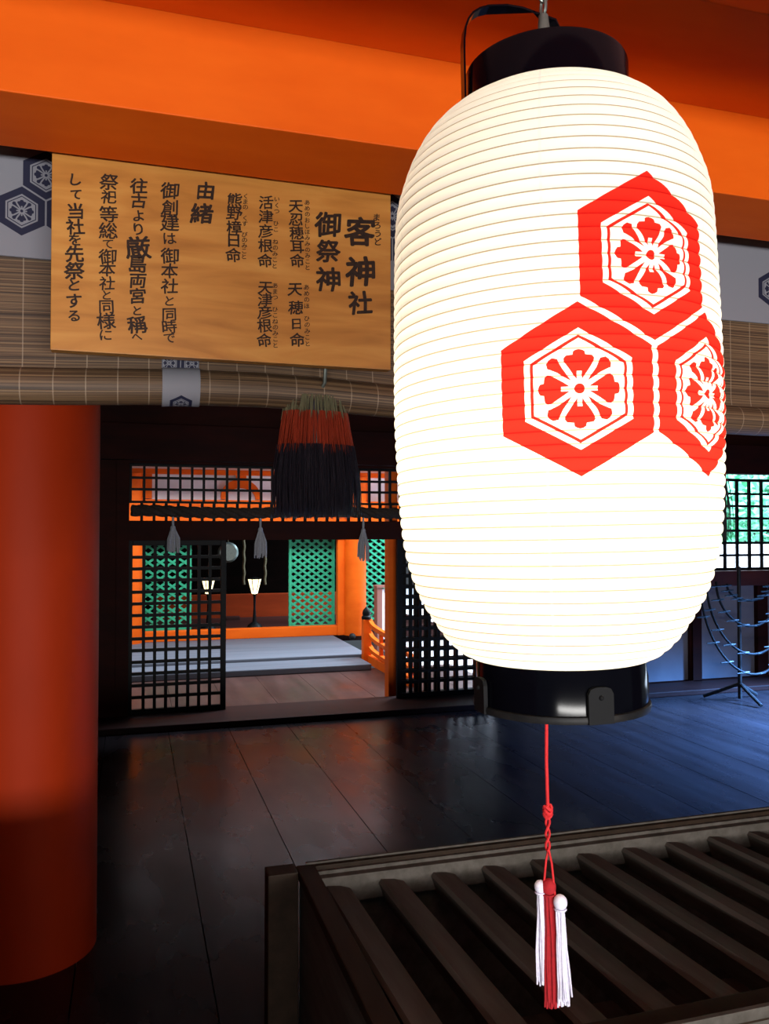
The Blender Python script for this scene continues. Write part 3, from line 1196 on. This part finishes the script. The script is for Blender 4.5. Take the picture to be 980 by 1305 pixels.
pole = MB()
pole.tube([(cs_b.x, DC, .02), (cs_b.x, DC, C2(941, 722).z)], .018, 10)
pole.build('pole', M['iron'], cs, smooth=True)
ft = MB()
for k in range(3):
    a = 2*PI*k/3+.4
    ft.tube([(cs_b.x, DC, .16), (cs_b.x+.18*math.cos(a), DC+.18*math.sin(a), .08), (cs_b.x+.32*math.cos(a), DC+.32*math.sin(a), .02)], .016, 8)
ft.build('foot', M['iron'], cs, smooth=True)
cen = C2(952, 745)
for (rx, rz) in ((27, 20), (40, 52), (52, 87), (60, 112)):
    rx, rz = (C2(952+rx, 745)-cen).x, (cen-C2(952, 745+rz)).z
    arc = [(cen.x+rx*math.cos(t), DC-.02-.10*rz*math.sin(-t), cen.z+rz*math.sin(t)) for t in [PI*.97+PI*1.06*q/30 for q in range(31)]]
    ro_ = MB().tube(arc, .011, 8).build('arm', M['matt'], cs, smooth=True)
    for q in range(1, 31, 3):
        p = Vector(arc[q])
        MB().tube([p+Vector((-.085, 0, -.004)), p+Vector((0, 0, 0)), p+Vector((.05, 0, .004))], [.006, .012, .007], 6).build('candle_spike', M['iron'], ro_, world=False)

# ------------------------------------------------------------------ beyond the doorway: corridor, steps, inner shrine
Y0 = YW+.14
c2 = MB()
x = -2.0
while x < 3.4:
    c2.box(x+.002, x+.468, Y0+.02, 9.2, -.05, 0)
    x += .47
tag(c2.build('corridor_floor', M['floor2']), kind='structure')
YF = 11.4                                  # front plane of the inner shrine


def fx(px): return py(px, 760, YF).x
def fz(px_y, px=350): return py(px, px_y, YF).z


ys1 = 9.05
zs1 = .07
ystp = 9.6
zpl = .105
s_ = MB()
s_.box(-2.2, pz(468, 836, .09).x-.08, ys1, ystp-.002, 0, zs1, c=.01)
tag(s_.build('step', M['stepw']), 'low grey wooden step below the platform beyond the doorway', 'step')
s2 = MB()
s2.box(-2.2, pz(468, 833, .1).x, ystp, YF+.02, .0, zpl, c=.012)
for k in range(1, 4):
    pass
tag(s2.build('platform', M['stepw']), 'grey wooden platform in front of the green lattices, above the step', 'platform')
nb = MB().sphere((pz(449, 812, .14).x, pz(449, 812, .14).y, .15), .045, 10)
tag(nb.build('floor_lamp_cover', M['iron'], smooth=True), 'small dark round fitting on the grey platform near the far orange pillar', 'fitting')
si = MB().box(fx(150), fx(466), YF, YF+.14, zpl, fz(800), c=.01)
tag(si.build('threshold', M['verm']), 'vermilion threshold beam along the back of the grey platform', 'beam')

# pillars of the inner shrine
def round_pillar(x0, x1, y, z0, z1, name, label, flat=None):
    e = empty(name, ((x0+x1)/2, y, z0))
    tag(e, label, 'pillar')
    r = (x1-x0)/2
    MB().lathe([(r, z0), (r, z1)], (x0+x1)/2, y, 40).build('shaft', M['verm'], e, smooth=True)
    if flat:
        MB().box(flat[0], flat[1], y-.02, y+.08, z0, z1, c=.006).build('jamb', M['verm'], e)
    return e


zTop = fz(607)
round_pillar(fx(438), fx(466), YF, zpl, zTop, 'shrine_pillar', 'round vermilion pillar with a flat jamb between two green lattices, beyond the doorway', (fx(430), fx(440)))
round_pillar(fx(150), fx(181), YF, zpl, zTop, 'shrine_pillar', 'vermilion pillar seen through the left edge of the left lattice door')
jm = MB().box(py(494, 760, 7.4).x, py(505.5, 760, 7.4).x, 7.37, 7.5, .0, 2.6, c=.006)
tag(jm.build('doorway_post', M['verm']), 'vermilion square post just behind the right edge of the open doorway', 'post')


def green_panel(x0, x1, y, z0, z1, label, pw, ph):
    e = empty('green_lattice_panel', ((x0+x1)/2, y, z0))
    tag(e, label, 'lattice panel', 'green diamond lattice panels of the inner shrine')
    f = MB()
    frame(f, x0, x1, z0, z1, .035, y, .05)
    f.build('frame', M['green'], e)
    l = MB()
    k = ph/pw
    n_ = int((x1-x0)/pw+(z1-z0)/ph)+3
    for sgn in (1, -1):
        for i in range(-n_, n_):
            # line z = sgn*k*(x-xa)+z0, clipped to the rectangle
            xa = x0+i*pw
            pts = []
            for t in range(2):
                pass
            lo, hi = x0, x1
            za, zb = z0, z1
            if sgn > 0:
                lo = max(lo, xa); hi = min(hi, xa+(z1-z0)/k)
                if hi-lo < .01: continue
                a, b = (lo, z0+(lo-xa)*k), (hi, z0+(hi-xa)*k)
            else:
                lo = max(lo, xa-(z1-z0)/k); hi = min(hi, xa)
                if hi-lo < .01: continue
                a, b = (lo, z0+(xa-lo)*k), (hi, z0+(xa-hi)*k)
            yy = y+.015+(.012 if sgn > 0 else 0)
            l.bar((a[0], yy, a[1]), (b[0], yy, b[1]), .012, .030, up=(0, 0, 1))
    l.build('lattice', M['green'], e)


PW, PH = (fx(372)-fx(360)), (fz(750)-fz(758.7))
green_panel(fx(181), fx(245), YF+.16, fz(801), fz(664), 'green diamond lattice panel seen through the left lattice door', PW*1.2, PH*1.15)
green_panel(fx(371), fx(430), YF+.16, fz(801, 400), fz(664), 'green diamond lattice panel left of the far round orange pillar', PW, PH)
YR = 12.6
green_panel(py(455, 760, YR).x, py(512, 760, YR).x, YR, py(480, 790, YR).z, py(480, 660, YR).z, 'green diamond lattice panel right of the far round orange pillar', PW*1.1, PH*1.1)

# upper facade: nageshi beam, white plaster, frog-leg strut, rafters
fb = MB().box(-2.2, fx(560), YF-.06, YF+.12, fz(686), fz(638), c=.01)
tag(fb.build('shrine_beam', M['verm']), 'vermilion beam of the inner shrine seen under the transom lattice', 'beam')
up = MB().box(-2.2, fx(560), YF+.02, YF+.14, fz(638), 3.7)
tag(up.build('wall_facade', M['white']), kind='structure')
ub = MB().box(-2.2, fx(560), YF-.10, YF+.02, fz(607), fz(601), c=.006)
tag(ub.build('eave_beam', M['verm']), 'thin vermilion purlin under the rafters behind the transom', 'beam')
fo = []
cx_, cz_ = fx(306), fz(637)
for q in range(25):
    t = PI*q/24
    fo.append((cx_+fx(331)*0+(fx(331)-fx(306))*math.cos(t)*(1+.0*t), cz_+(fz(612)-cz_)*math.sin(t)**.8))
fi = []
for q in range(25):
    t = PI-PI*q/24
    fi.append((cx_+(fx(325)-fx(306))*math.cos(t), cz_+(fz(623)-cz_)*math.sin(t)**.9))
fg = MB()
fg.add([(a, YF-.03, b) for a, b in fo]+[(a, YF-.03, b) for a, b in fi[::-1]]+[(a, YF+.05, b) for a, b in fo]+[(a, YF+.05, b) for a, b in fi[::-1]],
       [(i, i+1, 25+i+1, 25+i) for i in range(24)]+[(50+i, 75+i, 75+i+1, 50+i+1) for i in range(24)]+[(i, 50+i, 51+i, i+1) for i in range(24)]+[(25+i, 26+i, 76+i, 75+i) for i in range(24)])
fg.box(fx(300), fx(313), YF-.04, YF+.02, fz(621), fz(606))
tag(fg.build('frog_leg_strut', M['verm']), 'curved vermilion frog-leg strut on the white plaster behind the transom', 'strut')
for (pa, pb2, lab) in ((181, 193, 'short vermilion strut at the left end of the white plaster behind the transom'), (455, 471, 'short vermilion strut right of the hair tassel, on the white plaster')):
    tag(MB().box(fx(pa), fx(pb2), YF-.03, YF+.02, fz(637), fz(606), c=.006).build('wall_strut', M['verm']), lab, 'strut')
eav = empty('eave', (fx(350), YF, fz(600)))
tag(eav, 'eave of the inner shrine with orange rafter ends under grey boards, above the white plaster', 'eave')
ra0 = Vector((0, YF-.02, fz(588)+.05))
ra1 = Vector((0, YF-.75, py(350, 596, YF-.75).z+.05))
px = 176.0
while px < 530:
    xr = fx(px)
    MB().bar((xr, ra0.y, ra0.z), (xr, ra1.y, ra1.z), .10, .10).build('rafter', M['verm'], eav)
    px += 14.6
ev = MB().bar((fx(350), ra0.y, ra0.z+.07), (fx(350), ra1.y-.15, ra1.z+.07), 9.5, .03)
ev.build('boards', mat('grey_eave_boards', (.34, .31, .27), .8, (.26, .24, .2), (8, 1, 1)), eav)

# inside of the inner shrine
tag(MB().box(-4, 4.6, YF+.16, 16, 0, zpl+.02).build('floor_inner', M['sill']), kind='structure')
tag(MB().box(-4, 4.6, 15.0, 15.1, 0, 4).build('wall_inner', M['nearblack']), kind='structure')
tag(MB().box(-4, 4.6, YF+.14, 15.1, 3.6, 3.7).build('ceiling_inner', M['dark']), kind='structure')
tag(MB().box(-4.1, -4, YF, 15.1, 0, 3.7).build('wall_inner_left', M['dark']), kind='structure')
YA = 14.0
rw = MB()
rw.box(py(200, 760, YA).x, py(440, 760, YA).x, YA, YA+.12, 0, py(320, 757, YA).z, c=.01)
tag(rw.build('altar_panel', M['redwall']), 'low dark red panel behind the two standing lamps', 'panel')
tb_ = MB()
tb_.box(py(288, 790, 13.6).x, py(306, 790, 13.6).x, 13.6, 13.75, .12, py(300, 786, 13.6).z, c=.01)
tag(tb_.build('low_stand', M['sill']), 'small dark stand in front of the low red panel', 'stand')


def lamp(px, label):
    Yl = 12.4
    t, b = py(px, 738, Yl), py(px, 757, Yl)
    z0_ = zpl+.02
    hw = (py(px+8.5, 738, Yl)-py(px, 738, Yl)).x
    e = empty('standing_lamp', (t.x, Yl, z0_))
    tag(e, label, 'lamp', 'lit standing lamps inside the inner shrine')
    MB().lathe([(hw, t.z), (hw*.98, t.z-.004), (hw*.72, (t.z+b.z)/2), (hw*.45, b.z+.01), (hw*.3, b.z)], t.x, Yl, 6).build('shade', M['glow'], e)
    r = MB()
    for q in range(6):
        a = 2*PI*q/6
        r.tube([(t.x+hw*1.03*math.cos(a), Yl+hw*1.03*math.sin(a), t.z), (t.x+hw*.75*math.cos(a), Yl+hw*.75*math.sin(a), (t.z+b.z)/2), (t.x+hw*.33*math.cos(a), Yl+hw*.33*math.sin(a), b.z)], .006, 5)
    r.lathe([(.004, t.z+.035), (hw*1.1, t.z+.006), (hw*1.1, t.z), (.004, t.z)], t.x, Yl, 6)
    r.build('frame', M['black'], e)
    s = MB()
    s.lathe([(hw*.4, b.z), (.02, b.z-.03), (.016, b.z-.2), (.03, z0_+.1), (.10, z0_+.05), (.12, z0_), (.004, z0_)], t.x, Yl, 16)
    s.build('stand', M['black'], e, smooth=True)
    return e


lamp(265.5, 'lit standing lamp seen through the left lattice door')
lamp(324.5, 'lit standing lamp in the middle of the open doorway')
# hanging cords and disc
for px, lab in ((311, 'dull gold hanging rope left of the middle thread tassel, in the dark shrine'), (338, 'dull gold hanging rope right of the middle thread tassel, in the dark shrine')):
    a, b = py(px, 676, 13.2), py(px, 745, 13.2)
    cdm = MB()
    cdm.tube([(a.x, 13.2, 3.6)]+[(a.x+.006*math.sin(q*1.3), 13.2, a.z+(b.z-a.z)*q/20) for q in range(21)], .022, 8)
    tag(cdm.build('hanging_rope', M['gold'], smooth=True), lab, 'cord')
dm = empty('hanging_disc', tuple(py(291, 704, 13.0)))
tag(dm, 'round grey disc hanging in the dark shrine above the lit lamps', 'disc')
p = py(291, 704, 13.0)
d_ = MB()
prof_d = [(.002, 0), (.13, 0), (.15, .02), (.16, .03), (.16, .05), (.002, .05)]
ns = 28
vs = [(p.x+r*math.cos(2*PI*j/ns), p.y+z_, p.z+r*math.sin(2*PI*j/ns)) for r, z_ in prof_d for j in range(ns)]
d_.add(vs, [(i*ns+j, i*ns+(j+1) % ns, (i+1)*ns+(j+1) % ns, (i+1)*ns+j) for i in range(len(prof_d)-1) for j in range(ns)])
d_.build('disc', M['grey'], dm, smooth=True)
MB().tube([(p.x, p.y+.03, p.z+.16), (p.x, p.y+.03, 3.6)], .006, 6).build('cord', M['gold'], dm)

# stair railing beyond the doorway, at its right
xr_ = pz(468, 836, .09).x
ra = empty('stair_railing', (xr_, 9.7, 0))
tag(ra, 'vermilion stair railing with a black post cap at the right of the grey steps', 'railing')
YP = 9.55
zt = py(468, 789, YP).z
MB().box(xr_-.05, xr_+.05, YP-.05, YP+.05, 0, zt, c=.008).build('post', M['verm'], ra)
fn = MB()
zf = py(468, 773, YP).z
fn.lathe([(.058, zt), (.060, zt+.03), (.045, zt+.045), (.052, zt+.07), (.040, zt+.11), (.004, zf)], xr_, YP, 20)
fn.build('finial', M['black'], ra, smooth=True)
for (h0, drop, th) in ((zt-.02, .22, .05), (zt-.17, .20, .045), (zt-.33, .16, .045)):
    r_ = MB()
    pts = []
    for q in range(15):
        t = q/14
        pts.append((xr_+.04, YP-1.6*t, h0-drop*(t**.55)*(1-.35*math.sin(PI*t))))
    for a, b in zip(pts[:-1], pts[1:]):
        r_.bar(a, (b[0], b[1]-.004, b[2]), .05, th)
    r_.build('rail', M['verm'], ra)
for q in (.30, .62, .95):
    yb = YP-1.6*q
    MB().box(xr_+.02, xr_+.06, yb-.025, yb+.025, -.02, zt-.02-.22*(q**.55)*(1-.35*math.sin(PI*q)), c=.004).build('baluster', M['verm'], ra)
bs = MB().bar((xr_+.04, YP, .05), (xr_+.04, YP-1.6, .05), .07, .10)
bs.build('bottom_rail', M['verm'], ra)
# notice post
npz = py(488, 800, 10.8)
nt_ = empty('notice_post', (npz.x, 10.8, -.1))
tag(nt_, 'brown notice post with a pale face standing behind the stair railing', 'post')
ztp = py(488, 749, 10.8).z
wxn = (py(497, 760, 10.8).x-py(482, 760, 10.8).x)
MB().box(npz.x-wxn*.5, npz.x-wxn*.05, 10.8, 10.95, -.1, ztp, c=.006).build('post', M['brownp'], nt_)
MB().box(npz.x-wxn*.05, npz.x+wxn*.9, 10.82, 10.93, .1, ztp-.02, c=.004).build('board', M['white'], nt_)
MB().box(npz.x-wxn*.55, npz.x+wxn, 10.78, 10.97, ztp, ztp+.03, c=.004).build('cap', M['brownp'], nt_)

# courtyard ground, wall and bushes seen through the right-hand lattice window
tag(MB().box(3.4, 16, YW+.2, 22, -.12, -.06).build('ground_court', M['sand']), kind='structure')
cw = MB().box(4.75, 16, 12.2, 12.4, -.06, py(950, 694, 12.2).z)
tag(cw.build('wall_court', M['white']), kind='structure')


def bush(cx, cy, cz, r, label, seed):
    rnd = random.Random(seed)
    e = empty('leafy_bush', (cx, cy, -.06))
    tag(e, label, 'bush')
    f = MB()
    for i in range(2200):
        d = Vector((rnd.gauss(0, 1), rnd.gauss(0, 1), rnd.gauss(0, 1))).normalized()*r*rnd.uniform(.4, 1.05)
        p = Vector((cx, cy, cz))+Vector((d.x, d.y, d.z*1.1))
        a = Vector((rnd.gauss(0, 1), rnd.gauss(0, 1), rnd.gauss(0, .6))).normalized()
        b = a.cross(Vector((rnd.gauss(0, 1), rnd.gauss(0, 1), rnd.gauss(0, 1)))).normalized()
        L = rnd.uniform(.09, .17)
        f.add([p-a*L, p+b*L*.45, p+a*L, p-b*L*.45], [(0, 1, 2, 3)])
    tag(f.build('foliage', M['leaf'], e), kind='stuff')
    t = MB()
    t.tube([(cx, cy, -.06), (cx+.05, cy, cz*.5), (cx, cy, cz)], [.09, .07, .04], 10)
    t.build('trunk', mat('bark', (.09, .06, .04), .9), e, smooth=True)


bush(11.3, 14.3, 2.15, 1.25, 'bright green bush behind the middle of the lattice window right of the lantern', 4)
bush(14.2, 14.9, 2.2, 1.3, 'bright green bush behind the right edge of the lattice window', 8)
bush(13.8, 19.2, 2.9, 2.1, 'taller green bush further back, between the two nearer ones behind the lattice window', 12)
